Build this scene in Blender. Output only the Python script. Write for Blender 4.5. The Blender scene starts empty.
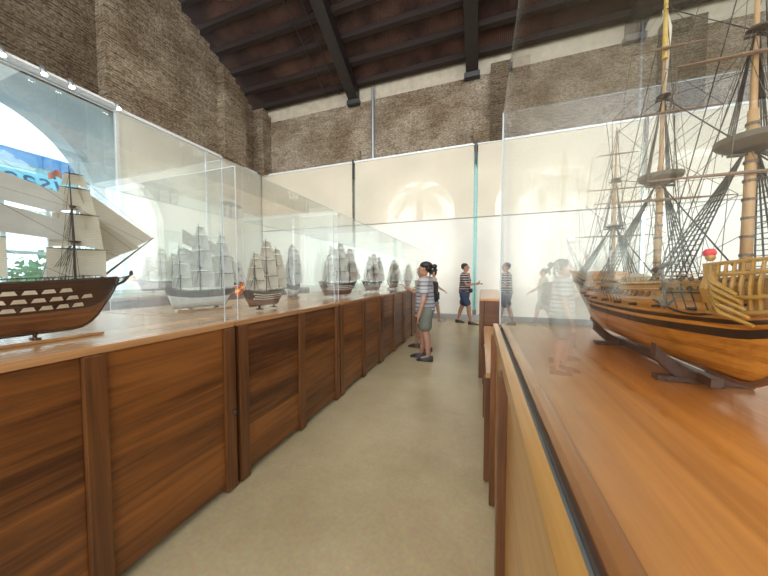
import bpy, bmesh, math, random
from mathutils import Vector, Matrix
random.seed(7)
S = bpy.context.scene
COL = S.collection
PI = math.pi
# ------------------------------------------------------------------ camera, sky, exposure
cam_d = bpy.data.cameras.new('camera'); cam = bpy.data.objects.new('camera', cam_d); COL.objects.link(cam)
cam_d.sensor_width = 36; cam_d.lens = 277/768*36; cam_d.clip_start = .01; cam_d.clip_end = 300
cam.location = (0, 0, 1.40)
cam.rotation_euler = (math.radians(90-2.25), 0, math.radians(19.3))
S.camera = cam
S.view_settings.view_transform = 'Standard'; S.view_settings.look = 'None'
S.view_settings.gamma = 1; S.view_settings.use_curve_mapping = False
S.view_settings.exposure = 0.15
S.cycles.transparent_max_bounces = 48
S.cycles.max_bounces = 12; S.cycles.diffuse_bounces = 5; S.cycles.glossy_bounces = 6
W = bpy.data.worlds.new('sky'); S.world = W; W.use_nodes = True
wn = W.node_tree; wb = wn.nodes['Background']
tc = wn.nodes.new('ShaderNodeTexCoord'); sx = wn.nodes.new('ShaderNodeSeparateXYZ'); rr = wn.nodes.new('ShaderNodeValToRGB')
wn.links.new(tc.outputs['Generated'], sx.inputs[0]); wn.links.new(sx.outputs['Z'], rr.inputs[0]); wn.links.new(rr.outputs[0], wb.inputs[0])
rr.color_ramp.elements[0].color = (.97, .98, 1, 1); rr.color_ramp.elements[1].color = (.62, .80, 1, 1)
rr.color_ramp.elements[0].position = .25; rr.color_ramp.elements[1].position = .9
wb.inputs[1].default_value = 3.0

def area(name, loc, rot, sx_, sy_, power, color=(1, .95, .87)):
    l = bpy.data.lights.new(name, 'AREA'); l.shape = 'RECTANGLE'; l.size = sx_; l.size_y = sy_; l.energy = power; l.color = color
    o = bpy.data.objects.new(name, l); COL.objects.link(o); o.location = loc; o.rotation_euler = rot
    return o
# added fill lights without a visible source, behind the camera and overhead
area('rear_fill_light', (-1, -6.5, 4.2), (math.radians(90), 0, 0), 12, 7, 230)
area('overhead_fill_light', (-2.5, 2.0, 9.0), (0, 0, 0), 9, 7, 300)

# ------------------------------------------------------------------ node helpers / materials
def mat(name):
    m = bpy.data.materials.new(name); m.use_nodes = True
    nt = m.node_tree; b = nt.nodes['Principled BSDF']
    return m, nt, b
def N(nt, t, **k):
    n = nt.nodes.new(t)
    for a, v in k.items(): setattr(n, a, v)
    return n
def flat(name, col, rough=.5, metal=0, noise=.12, nscale=30, bump=0, spec=.5):
    m, nt, b = mat(name)
    tcn = N(nt, 'ShaderNodeTexCoord'); no = N(nt, 'ShaderNodeTexNoise'); no.inputs['Scale'].default_value = nscale; no.inputs['Detail'].default_value = 4
    nt.links.new(tcn.outputs['Object'], no.inputs['Vector'])
    rp = N(nt, 'ShaderNodeValToRGB')
    rp.color_ramp.elements[0].position = .3; rp.color_ramp.elements[1].position = .7
    rp.color_ramp.elements[0].color = tuple(c*(1-noise) for c in col)+(1,); rp.color_ramp.elements[1].color = tuple(min(1, c*(1+noise)) for c in col)+(1,)
    nt.links.new(no.outputs[0], rp.inputs[0]); nt.links.new(rp.outputs[0], b.inputs['Base Color'])
    b.inputs['Roughness'].default_value = rough; b.inputs['Metallic'].default_value = metal; b.inputs['Specular IOR Level'].default_value = spec
    if bump:
        bu = N(nt, 'ShaderNodeBump'); bu.inputs['Strength'].default_value = bump; bu.inputs['Distance'].default_value = .01
        nt.links.new(no.outputs[0], bu.inputs['Height']); nt.links.new(bu.outputs[0], b.inputs['Normal'])
    return m
def wood(name, dark, light, grain='Y', rough=.4, plank=None, scale=1.0, spec=.5, coat=0):
    """grain: axis the fibres run along; plank=(axis, width) gives glued board joints"""
    m, nt, b = mat(name)
    g = N(nt, 'ShaderNodeTexCoord'); oi = N(nt, 'ShaderNodeObjectInfo')
    ad = N(nt, 'ShaderNodeVectorMath', operation='ADD'); sc = N(nt, 'ShaderNodeVectorMath', operation='SCALE')
    cx = N(nt, 'ShaderNodeCombineXYZ')
    for i in range(3): nt.links.new(oi.outputs['Random'], cx.inputs[i])
    nt.links.new(cx.outputs[0], sc.inputs[0]); sc.inputs['Scale'].default_value = 17
    nt.links.new(g.outputs['Object'], ad.inputs[0]); nt.links.new(sc.outputs[0], ad.inputs[1])
    mp = N(nt, 'ShaderNodeMapping'); s = [26*scale]*3; s['XYZ'.index(grain)] = 1.3*scale
    mp.inputs['Scale'].default_value = s; nt.links.new(ad.outputs[0], mp.inputs[0])
    n1 = N(nt, 'ShaderNodeTexNoise'); n1.inputs['Scale'].default_value = 1.0; n1.inputs['Detail'].default_value = 7; n1.inputs['Roughness'].default_value = .62; n1.inputs['Distortion'].default_value = .6
    nt.links.new(mp.outputs[0], n1.inputs['Vector'])
    mp2 = N(nt, 'ShaderNodeMapping'); s2 = [4.0*scale]*3; s2['XYZ'.index(grain)] = .7*scale
    mp2.inputs['Scale'].default_value = s2; nt.links.new(ad.outputs[0], mp2.inputs[0])
    n2 = N(nt, 'ShaderNodeTexNoise'); n2.inputs['Scale'].default_value = 1.0; n2.inputs['Detail'].default_value = 3
    nt.links.new(mp2.outputs[0], n2.inputs['Vector'])
    mx = N(nt, 'ShaderNodeMix'); mx.data_type = 'FLOAT'; mx.inputs[0].default_value = .42
    nt.links.new(n1.outputs[0], mx.inputs[2]); nt.links.new(n2.outputs[0], mx.inputs[3])
    fac = mx.outputs[0]
    if plank:
        sp = N(nt, 'ShaderNodeSeparateXYZ'); nt.links.new(g.outputs['Object'], sp.inputs[0])
        d = N(nt, 'ShaderNodeMath', operation='DIVIDE'); nt.links.new(sp.outputs['XYZ'.index(plank[0])], d.inputs[0]); d.inputs[1].default_value = plank[1]
        fl = N(nt, 'ShaderNodeMath', operation='FLOOR'); nt.links.new(d.outputs[0], fl.inputs[0])
        a2 = N(nt, 'ShaderNodeMath', operation='ADD'); nt.links.new(fl.outputs[0], a2.inputs[0]); nt.links.new(oi.outputs['Random'], a2.inputs[1])
        wn_ = N(nt, 'ShaderNodeTexWhiteNoise'); wn_.noise_dimensions = '1D'; nt.links.new(a2.outputs[0], wn_.inputs['W'])
        m3 = N(nt, 'ShaderNodeMath', operation='MULTIPLY_ADD'); nt.links.new(wn_.outputs['Value'], m3.inputs[0]); m3.inputs[1].default_value = .16; nt.links.new(fac, m3.inputs[2])
        m4 = N(nt, 'ShaderNodeMath', operation='SUBTRACT'); nt.links.new(m3.outputs[0], m4.inputs[0]); m4.inputs[1].default_value = .08
        fac = m4.outputs[0]
    rp = N(nt, 'ShaderNodeValToRGB'); rp.color_ramp.elements[0].position = .36; rp.color_ramp.elements[1].position = .64
    rp.color_ramp.elements[0].color = dark+(1,); rp.color_ramp.elements[1].color = light+(1,)
    nt.links.new(fac, rp.inputs[0]); nt.links.new(rp.outputs[0], b.inputs['Base Color'])
    b.inputs['Roughness'].default_value = rough; b.inputs['Specular IOR Level'].default_value = spec; b.inputs['Coat Weight'].default_value = coat; b.inputs['Coat Roughness'].default_value = .12
    bu = N(nt, 'ShaderNodeBump'); bu.inputs['Strength'].default_value = .12; bu.inputs['Distance'].default_value = .004
    nt.links.new(n1.outputs[0], bu.inputs['Height']); nt.links.new(bu.outputs[0], b.inputs['Normal'])
    return m
def glass_mat(name, tint=(.985, .995, .99), f0=.035, top=.92, dust=.0, ex=5):
    m, nt, b = mat(name); nt.nodes.remove(b)
    out = nt.nodes['Material Output']
    lw = N(nt, 'ShaderNodeLayerWeight'); lw.inputs[0].default_value = .5
    pw = N(nt, 'ShaderNodeMath', operation='POWER'); nt.links.new(lw.outputs['Facing'], pw.inputs[0]); pw.inputs[1].default_value = ex
    ma = N(nt, 'ShaderNodeMath', operation='MULTIPLY_ADD'); nt.links.new(pw.outputs[0], ma.inputs[0]); ma.inputs[1].default_value = top-f0; ma.inputs[2].default_value = f0
    tr = N(nt, 'ShaderNodeBsdfTransparent'); tr.inputs[0].default_value = tint+(1,)
    gl = N(nt, 'ShaderNodeBsdfGlossy'); gl.inputs['Roughness'].default_value = .0; gl.inputs[0].default_value = (1, 1, 1, 1)
    mi = N(nt, 'ShaderNodeMixShader'); nt.links.new(ma.outputs[0], mi.inputs[0]); nt.links.new(tr.outputs[0], mi.inputs[1]); nt.links.new(gl.outputs[0], mi.inputs[2])
    last = mi
    if dust:
        df = N(nt, 'ShaderNodeBsdfDiffuse'); df.inputs[0].default_value = (.8, .82, .82, 1)
        m2 = N(nt, 'ShaderNodeMixShader'); m2.inputs[0].default_value = dust
        nt.links.new(mi.outputs[0], m2.inputs[1]); nt.links.new(df.outputs[0], m2.inputs[2]); last = m2
    nt.links.new(last.outputs[0], out.inputs[0])
    return m
def cloth_through(name, col, clear=.1, weave=True, trans=.4, lines=0):
    m, nt, b = mat(name); nt.nodes.remove(b); out = nt.nodes['Material Output']
    tcn = N(nt, 'ShaderNodeTexCoord'); no = N(nt, 'ShaderNodeTexNoise'); no.inputs['Scale'].default_value = .9 if weave else 14; no.inputs['Detail'].default_value = 3
    nt.links.new(tcn.outputs['Object'], no.inputs['Vector'])
    rp = N(nt, 'ShaderNodeValToRGB'); rp.color_ramp.elements[0].position = .3; rp.color_ramp.elements[1].position = .7
    rp.color_ramp.elements[0].color = tuple(c*.93 for c in col)+(1,); rp.color_ramp.elements[1].color = tuple(min(1, c*1.04) for c in col)+(1,)
    nt.links.new(no.outputs[0], rp.inputs[0]); colout = rp.outputs[0]
    if lines:
        wv = N(nt, 'ShaderNodeTexWave'); wv.wave_type = 'BANDS'; wv.bands_direction = 'Z'; wv.inputs['Scale'].default_value = lines; wv.inputs['Distortion'].default_value = .4
        nt.links.new(tcn.outputs['Object'], wv.inputs['Vector'])
        r2 = N(nt, 'ShaderNodeValToRGB'); r2.color_ramp.elements[0].position = 0; r2.color_ramp.elements[1].position = .25
        r2.color_ramp.elements[0].color = (.8, .78, .74, 1); r2.color_ramp.elements[1].color = (1, 1, 1, 1)
        nt.links.new(wv.outputs[0], r2.inputs[0])
        mm = N(nt, 'ShaderNodeMix'); mm.data_type = 'RGBA'; mm.blend_type = 'MULTIPLY'; mm.inputs[0].default_value = 1
        nt.links.new(colout, mm.inputs[6]); nt.links.new(r2.outputs[0], mm.inputs[7]); colout = mm.outputs[2]
    d = N(nt, 'ShaderNodeBsdfDiffuse'); t = N(nt, 'ShaderNodeBsdfTranslucent'); nt.links.new(colout, d.inputs[0]); nt.links.new(colout, t.inputs[0])
    a = N(nt, 'ShaderNodeMixShader'); a.inputs[0].default_value = trans; nt.links.new(d.outputs[0], a.inputs[1]); nt.links.new(t.outputs[0], a.inputs[2])
    tr = N(nt, 'ShaderNodeBsdfTransparent')
    c = N(nt, 'ShaderNodeMixShader'); c.inputs[0].default_value = clear; nt.links.new(a.outputs[0], c.inputs[1]); nt.links.new(tr.outputs[0], c.inputs[2])
    nt.links.new(c.outputs[0], out.inputs[0])
    return m
def stone_mat(name, dark, light, mortar, dist=.07, row=.07, pit=.22):
    m, nt, b = mat(name)
    g = N(nt, 'ShaderNodeTexCoord'); sp = N(nt, 'ShaderNodeSeparateXYZ'); nt.links.new(g.outputs['Object'], sp.inputs[0])
    ad = N(nt, 'ShaderNodeMath', operation='ADD'); nt.links.new(sp.outputs[0], ad.inputs[0]); nt.links.new(sp.outputs[1], ad.inputs[1])
    cx = N(nt, 'ShaderNodeCombineXYZ'); nt.links.new(ad.outputs[0], cx.inputs[0]); nt.links.new(sp.outputs[2], cx.inputs[1])
    dn = N(nt, 'ShaderNodeTexNoise'); dn.inputs['Scale'].default_value = 3.2; dn.inputs['Detail'].default_value = 3; nt.links.new(g.outputs['Object'], dn.inputs['Vector'])
    vm = N(nt, 'ShaderNodeVectorMath', operation='MULTIPLY_ADD'); nt.links.new(dn.outputs['Color'], vm.inputs[0]); vm.inputs[1].default_value = (dist, dist, 0); nt.links.new(cx.outputs[0], vm.inputs[2])
    br = N(nt, 'ShaderNodeTexBrick'); nt.links.new(vm.outputs[0], br.inputs['Vector'])
    br.inputs['Scale'].default_value = 1; br.inputs['Brick Width'].default_value = .30; br.inputs['Row Height'].default_value = row; br.inputs['Mortar Size'].default_value = .014; br.inputs['Mortar Smooth'].default_value = .6
    br.inputs['Color1'].default_value = dark+(1,); br.inputs['Color2'].default_value = light+(1,); br.inputs['Mortar'].default_value = mortar+(1,)
    vo = N(nt, 'ShaderNodeTexVoronoi'); vo.inputs['Scale'].default_value = 9; 
    mp = N(nt, 'ShaderNodeMapping'); mp.inputs['Scale'].default_value = (1, 1, 2.2); nt.links.new(g.outputs['Object'], mp.inputs[0]); nt.links.new(mp.outputs[0], vo.inputs['Vector'])
    n1 = N(nt, 'ShaderNodeTexNoise'); n1.inputs['Scale'].default_value = 14; n1.inputs['Detail'].default_value = 8; n1.inputs['Roughness'].default_value = .75; nt.links.new(mp.outputs[0], n1.inputs['Vector'])
    n2 = N(nt, 'ShaderNodeTexNoise'); n2.inputs['Scale'].default_value = .9; n2.inputs['Detail'].default_value = 4; nt.links.new(g.outputs['Object'], n2.inputs['Vector'])
    r1 = N(nt, 'ShaderNodeValToRGB'); r1.color_ramp.elements[0].position = .38; r1.color_ramp.elements[1].position = .58
    r1.color_ramp.elements[0].color = (pit, pit*.87, pit*.73, 1); r1.color_ramp.elements[1].color = (1.2, 1.18, 1.12, 1); nt.links.new(n1.outputs[0], r1.inputs[0])
    r2 = N(nt, 'ShaderNodeValToRGB'); r2.color_ramp.elements[0].position = .35; r2.color_ramp.elements[1].position = .62
    r2.color_ramp.elements[0].color = (.62, .55, .47, 1); r2.color_ramp.elements[1].color = (1.1, 1.1, 1.08, 1); nt.links.new(n2.outputs[0], r2.inputs[0])
    def mul(a, c, f):
        mm = N(nt, 'ShaderNodeMix'); mm.data_type = 'RGBA'; mm.blend_type = 'MULTIPLY'; mm.inputs[0].default_value = f
        nt.links.new(a, mm.inputs[6]); nt.links.new(c, mm.inputs[7]); return mm.outputs[2]
    c = mul(mul(br.outputs['Color'], r1.outputs[0], .85), r2.outputs[0], .9)
    nt.links.new(c, b.inputs['Base Color']); b.inputs['Roughness'].default_value = .95; b.inputs['Specular IOR Level'].default_value = .15
    hh = N(nt, 'ShaderNodeMath', operation='MULTIPLY_ADD'); nt.links.new(br.outputs['Fac'], hh.inputs[0]); hh.inputs[1].default_value = -.35; nt.links.new(n1.outputs[0], hh.inputs[2])
    h2 = N(nt, 'ShaderNodeMath', operation='MULTIPLY_ADD'); nt.links.new(vo.outputs['Distance'], h2.inputs[0]); h2.inputs[1].default_value = -.5; nt.links.new(hh.outputs[0], h2.inputs[2])
    bu = N(nt, 'ShaderNodeBump'); bu.inputs['Strength'].default_value = 1; bu.inputs['Distance'].default_value = .12
    nt.links.new(h2.outputs[0], bu.inputs['Height']); nt.links.new(bu.outputs[0], b.inputs['Normal'])
    return m

M = {}
M['panel'] = wood('brown_cabinet_board', (.058, .016, .003), (.26, .088, .016), 'Y', .42, ('Z', .178), coat=.15)
M['post'] = wood('brown_cabinet_post', (.055, .017, .004), (.20, .072, .018), 'Z', .42, coat=.15)
M['end'] = wood('brown_cabinet_end', (.06, .02, .007), (.14, .05, .018), 'X', .42, ('Z', .178))
M['top'] = wood('honey_worktop', (.30, .13, .045), (.52, .27, .115), 'Y', .26, ('X', .12), coat=.25)
M['orange_top'] = wood('orange_worktop', (.38, .115, .018), (.62, .225, .045), 'Y', .28, ('X', .30), coat=.3, scale=1.5)
M['red_strip'] = wood('reddish_frame_wood', (.16, .045, .014), (.30, .10, .038), 'Y', .25, coat=.5)
M['yellow'] = wood('yellow_front_wood', (.30, .14, .03), (.56, .29, .075), 'Y', .3, coat=.3)
M['dark_gap'] = flat('dark_gap', (.02, .012, .008), .8)
M['dark_wood'] = wood('dark_walnut', (.03, .012, .006), (.10, .04, .018), 'X', .4, scale=4)
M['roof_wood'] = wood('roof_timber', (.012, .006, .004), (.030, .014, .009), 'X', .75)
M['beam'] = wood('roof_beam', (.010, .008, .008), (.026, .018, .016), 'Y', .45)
M['stone'] = stone_mat('rubble_stone', (.33, .26, .185), (.60, .49, .37), (.62, .52, .40))
M['stone_back'] = stone_mat('lumpy_rubble', (.44, .355, .27), (.66, .56, .45), (.62, .54, .43), .34, .10, .30)
M['stone_dark'] = stone_mat('dark_rubble', (.17, .13, .09), (.34, .27, .195), (.37, .30, .22))  # same rubble pattern in darker tones
M['plaster'] = flat('lime_plaster', (.46, .405, .31), .9, noise=.15, nscale=4, bump=.3)
M['sky_tint_plaster'] = flat('sky_tint_plaster', (.70, .75, .77), .9, noise=.06, nscale=3)  # bluish cast of the sky light put into the plaster colour
M['glass'] = glass_mat('case_glass')
M['glass_strong'] = glass_mat('reflective_case_glass', f0=.035, top=.96, ex=3.4)
M['glass_clear'] = glass_mat('partition_glass', (.90, .965, .99), .10)  # bluish tint stands in for sky reflected in the partition
M['glass_edge'] = flat('polished_glass_edge', (.50, .56, .56), .15, noise=.03)
M['scrim_up'] = cloth_through('cream_scrim', (.88, .81, .66), .32, trans=.12)
M['scrim_low'] = cloth_through('backlit_white_scrim', (.95, .92, .84), .12, trans=.35)  # whiter colour stands in for light coming through the lower fabric
M['scrim_side'] = cloth_through('side_scrim', (.90, .87, .77), .14, trans=.3)
M['white_metal'] = flat('white_metal', (.75, .77, .78), .3)
M['grey_metal'] = flat('grey_metal', (.30, .31, .32), .35, .6)
M['black_metal'] = flat('black_metal', (.03, .03, .03), .4)
M['skin'] = flat('skin', (.42, .22, .14), .5)
M['skin_tan'] = flat('tanned_skin', (.36, .18, .11), .5)
M['hair'] = flat('black_hair', (.012, .009, .008), .5)
M['shoe'] = flat('black_shoe', (.015, .014, .014), .5)
M['shoe_brown'] = flat('brown_shoe', (.06, .03, .02), .5)
M['sole'] = flat('pale_sole', (.35, .33, .3), .6)
M['khaki'] = flat('grey_green_shorts', (.17, .17, .13), .85, nscale=60)
M['navy'] = flat('navy_shorts', (.025, .04, .075), .8)
M['grey_cloth'] = flat('grey_cloth', (.28, .28, .27), .85)
M['black_cloth'] = flat('black_cloth', (.02, .02, .022), .8)
M['pale_skirt'] = flat('beige_cloth', (.40, .36, .30), .85)
M['phone'] = flat('dark_phone', (.02, .02, .025), .15)

# floor: polished concrete
def floor_mat():
    m, nt, b = mat('polished_concrete')
    g = N(nt, 'ShaderNodeTexCoord')
    a = N(nt, 'ShaderNodeTexNoise'); a.inputs['Scale'].default_value = 1.1; a.inputs['Detail'].default_value = 8; a.inputs['Roughness'].default_value = .6; nt.links.new(g.outputs['Object'], a.inputs['Vector'])
    r = N(nt, 'ShaderNodeValToRGB'); r.color_ramp.elements[0].position = .3; r.color_ramp.elements[1].position = .72
    r.color_ramp.elements[0].color = (.35, .26, .135, 1); r.color_ramp.elements[1].color = (.51, .405, .24, 1); nt.links.new(a.outputs[0], r.inputs[0])
    c = N(nt, 'ShaderNodeTexNoise'); c.inputs['Scale'].default_value = 45; c.inputs['Detail'].default_value = 5; nt.links.new(g.outputs['Object'], c.inputs['Vector'])
    mm = N(nt, 'ShaderNodeMix'); mm.data_type = 'RGBA'; mm.blend_type = 'SOFT_LIGHT'; mm.inputs[0].default_value = .35
    nt.links.new(r.outputs[0], mm.inputs[6]); nt.links.new(c.outputs['Color'], mm.inputs[7]); nt.links.new(mm.outputs[2], b.inputs['Base Color'])
    rr_ = N(nt, 'ShaderNodeMapRange'); rr_.inputs[3].default_value = .22; rr_.inputs[4].default_value = .42; nt.links.new(a.outputs[0], rr_.inputs[0]); nt.links.new(rr_.outputs[0], b.inputs['Roughness'])
    return m
M['floor'] = floor_mat()
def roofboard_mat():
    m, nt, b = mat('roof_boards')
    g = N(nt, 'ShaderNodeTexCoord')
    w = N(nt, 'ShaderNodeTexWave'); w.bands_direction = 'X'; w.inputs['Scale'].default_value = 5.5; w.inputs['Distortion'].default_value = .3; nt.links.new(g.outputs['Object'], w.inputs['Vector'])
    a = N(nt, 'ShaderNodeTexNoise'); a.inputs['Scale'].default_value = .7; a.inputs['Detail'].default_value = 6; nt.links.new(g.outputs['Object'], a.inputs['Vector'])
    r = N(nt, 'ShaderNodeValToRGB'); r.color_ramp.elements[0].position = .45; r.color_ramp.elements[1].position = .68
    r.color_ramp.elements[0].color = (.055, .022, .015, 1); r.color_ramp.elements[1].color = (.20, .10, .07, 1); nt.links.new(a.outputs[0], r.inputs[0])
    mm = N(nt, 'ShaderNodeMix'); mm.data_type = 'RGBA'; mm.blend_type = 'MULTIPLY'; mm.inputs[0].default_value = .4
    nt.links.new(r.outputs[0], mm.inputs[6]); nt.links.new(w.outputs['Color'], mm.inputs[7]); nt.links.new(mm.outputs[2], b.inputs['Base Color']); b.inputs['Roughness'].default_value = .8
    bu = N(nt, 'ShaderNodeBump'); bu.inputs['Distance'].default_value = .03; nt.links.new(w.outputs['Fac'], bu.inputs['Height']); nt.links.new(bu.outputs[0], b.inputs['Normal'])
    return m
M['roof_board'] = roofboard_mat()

# ------------------------------------------------------------------ mesh helpers
class MB:
    def __init__(s): s.v = []; s.f = []; s.m = []
    def quadbox(s, P, mi=0):       # 8 points: bottom 4 ccw, top 4
        n = len(s.v); s.v += [tuple(p) for p in P]
        for q in ((3, 2, 1, 0), (4, 5, 6, 7), (0, 1, 5, 4), (1, 2, 6, 5), (2, 3, 7, 6), (3, 0, 4, 7)):
            s.f.append(tuple(n+i for i in q)); s.m.append(mi)
        return s
    def box(s, x0, x1, y0, y1, z0, z1, mi=0):
        return s.quadbox([(x0, y0, z0), (x1, y0, z0), (x1, y1, z0), (x0, y1, z0), (x0, y0, z1), (x1, y0, z1), (x1, y1, z1), (x0, y1, z1)], mi)
    def tube(s, pts, r, n=6, mi=0, cap=True):
        pts = [Vector(p) for p in pts]
        if not isinstance(r, (list, tuple)): r = [r]*len(pts)
        base = len(s.v); up = None
        for i, p in enumerate(pts):
            t = (pts[min(i+1, len(pts)-1)]-pts[max(i-1, 0)])
            t = t.normalized() if t.length > 1e-9 else Vector((0, 0, 1))
            if up is None: up = t.orthogonal().normalized()
            up = (up-t*up.dot(t)); up = up.normalized() if up.length > 1e-6 else t.orthogonal().normalized()
            w = t.cross(up)
            for k in range(n):
                a = 2*PI*k/n; s.v.append(tuple(p+(up*math.cos(a)+w*math.sin(a))*r[i]))
        for i in range(len(pts)-1):
            for k in range(n):
                s.f.append((base+i*n+k, base+i*n+(k+1) % n, base+(i+1)*n+(k+1) % n, base+(i+1)*n+k)); s.m.append(mi)
        if cap:
            s.f.append(tuple(base+k for k in range(n))[::-1]); s.m.append(mi)
            s.f.append(tuple(base+(len(pts)-1)*n+k for k in range(n))); s.m.append(mi)
        return s
    def ball(s, c, r, n=8, mi=0):
        if not isinstance(r, (list, tuple)): r = (r, r, r)
        base = len(s.v); R = n//2
        for i in range(R+1):
            th = PI*i/R
            for k in range(n):
                a = 2*PI*k/n
                s.v.append((c[0]+r[0]*math.sin(th)*math.cos(a), c[1]+r[1]*math.sin(th)*math.sin(a), c[2]+r[2]*math.cos(th)))
        for i in range(R):
            for k in range(n):
                s.f.append((base+i*n+k, base+(i+1)*n+k, base+(i+1)*n+(k+1) % n, base+i*n+(k+1) % n)); s.m.append(mi)
        return s
    def grid(s, fn, nu, nv, mi=0):
        base = len(s.v)
        for i in range(nu+1):
            for j in range(nv+1): s.v.append(tuple(fn(i/nu, j/nv)))
        for i in range(nu):
            for j in range(nv):
                a = base+i*(nv+1)+j; s.f.append((a, a+nv+1, a+nv+2, a+1)); s.m.append(mi)
        return s
    def build(s, name, mats, parent=None, smooth=False, bevel=0):
        me = bpy.data.meshes.new(name); me.from_pydata(s.v, [], s.f)
        if not isinstance(mats, (list, tuple)): mats = [mats]
        for q in mats: me.materials.append(q)
        me.polygons.foreach_set('material_index', s.m)
        bm = bmesh.new(); bm.from_mesh(me); bmesh.ops.remove_doubles(bm, verts=bm.verts, dist=1e-6)
        bmesh.ops.recalc_face_normals(bm, faces=bm.faces)
        if bevel: bmesh.ops.bevel(bm, geom=list(bm.edges), offset=bevel, segments=2, affect='EDGES', profile=.6)
        bm.to_mesh(me); bm.free()
        if smooth: me.polygons.foreach_set('use_smooth', [True]*len(me.polygons))
        o = bpy.data.objects.new(name, me); COL.objects.link(o)
        if parent: o.parent = parent
        return o
def tag(o, label=None, cat=None, group=None, kind=None):
    if label: o['label'] = label
    if cat: o['category'] = cat
    if group: o['group'] = group
    if kind: o['kind'] = kind
    return o
def thing(name, label, cat, loc=(0, 0, 0), rz=0, group=None):
    o = bpy.data.objects.new(name, None); COL.objects.link(o); o.location = loc; o.rotation_euler = (0, 0, rz); o.empty_display_size = .05
    return tag(o, label, cat, group)
def struct(name, mb, m, **k): return tag(mb.build(name, m, **k), kind='structure')
def dup(root, loc, rz=None, label=None, group=None, scale=None):
    kids = {}
    for o in list(bpy.data.objects):
        if o.parent: kids.setdefault(o.parent, []).append(o)
    def rec(o, par):
        c = o.copy(); COL.objects.link(c)
        if par: c.parent = par
        for k in kids.get(o, []): rec(k, c)
        return c
    r = rec(root, None); r.location = loc
    if rz is not None: r.rotation_euler = (0, 0, rz)
    if label: r['label'] = label
    if group: r['group'] = group
    if scale: r.scale = (scale,)*3
    return r

# ------------------------------------------------------------------ the hall
TOPZ = 5.68; WX = -9.1; BY = 9.9
def zroof(y): return 8.56+.55*(9.6-y)
struct('floor', MB().box(-9.6, 9.6, -7, 10.4, -.12, 0), M['floor'])
def arch_wall(name, u0, u1, z0, z1, arches, t0, t1, axis, m, label=None):
    mb = MB()
    us = {u0, u1}
    for c, r, zs in arches:
        for k in range(33): us.add(round(c-r*math.cos(PI*k/32), 5))
    us = sorted(us)
    def P(u, t, z): return (t, u, z) if axis == 'Y' else (u, t, z)
    def hole(u):
        for c, r, zs in arches:
            if abs(u-c) < r: return zs+math.sqrt(max(0, r*r-(u-c)**2))
        return None
    for a, b in zip(us, us[1:]):
        mid = (a+b)/2; h = hole(mid)
        if h is None: ha = hb = z0
        else:
            for c, r, zs in arches:
                if abs(mid-c) < r: ha = zs+math.sqrt(max(0, r*r-(a-c)**2)); hb = zs+math.sqrt(max(0, r*r-(b-c)**2))
        mb.quadbox([P(a, t0, ha), P(b, t0, hb), P(b, t1, hb), P(a, t1, ha), P(a, t0, z1), P(b, t0, z1), P(b, t1, z1), P(a, t1, z1)])
    return struct(name, mb, m)
# lower walls with round-headed openings, behind the fabric
arch_wall('wall_left', -7, 10.3, 0, TOPZ, [(-1.7, 1.5, 3.0), (2.3, 1.9, 3.3), (6.1, 1.25, 3.65)], -9.6, -9.15, 'Y', M['sky_tint_plaster'])
arch_wall('wall_back', -9.15, 9.6, 0, TOPZ, [(-2.2, 1.3, 3.7), (1.7, 1.3, 3.7), (5.6, 1.3, 3.7)], 9.95, 10.4, 'X', M['plaster'])
# pale archivolt round the large left arch
mb = MB()
for k in range(32):
    a0 = PI*k/32; a1 = PI*(k+1)/32
    def Q(a, r, x): return (x, 2.3-r*math.cos(a), 3.3+r*math.sin(a))
    mb.quadbox([Q(a0, 1.9, -9.15), Q(a1, 1.9, -9.15), Q(a1, 1.9, -9.08), Q(a0, 1.9, -9.08), Q(a0, 2.25, -9.15), Q(a1, 2.25, -9.15), Q(a1, 2.25, -9.08), Q(a0, 2.25, -9.08)])
struct('trim_1', mb, M['white_metal'])
# upper rubble walls; the left one ends in a ragged stepped edge that follows the roof
def raked(name, x0, x1, ya, yb, m, drop=.42, step=.28, jag=.1):
    mb = MB(); y = ya
    while y < yb-1e-4:
        y2 = min(yb, y+step*random.uniform(.7, 1.3))
        zt = zroof((y+y2)/2)-drop-random.uniform(0, jag)
        mb.box(x0, x1, y, y2, TOPZ, zt); y = y2
    return struct(name, mb, m)
raked('wall_left_upper', -9.6, -8.95, 4.45, 10.0, M['stone'])
raked('wall_left_recess', -9.6, -9.3, -7, 4.45, M['stone_dark'])
raked('trim_2', -8.95, -8.62, 7.6, 8.55, M['stone'], drop=.75, jag=.2)
raked('trim_3', -8.95, -8.45, 9.25, 9.7, M['stone'], drop=.4)
mb = MB(); mb.box(-9.6, 9.6, 9.7, 10.4, TOPZ, 7.9); struct('wall_back_upper', mb, M['stone_back'])
mb = MB(); mb.box(-9.6, 9.6, 9.74, 10.4, 7.9, 8.75); struct('trim_4', mb, M['plaster'])
mb = MB(); mb.box(.2, 1.3, 9.5, 9.7, TOPZ, 8.05); mb.box(4.4, 5.3, 9.5, 9.7, TOPZ, 8.05); struct('trim_5', mb, M['stone_dark'])
mb = MB(); mb.box(-5.0, -4.3, 9.52, 9.7, TOPZ, 6.12); mb.box(-.3, .2, 9.5, 9.7, TOPZ, 6.3); struct('trim_6', mb, M['stone'], bevel=.03)
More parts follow.
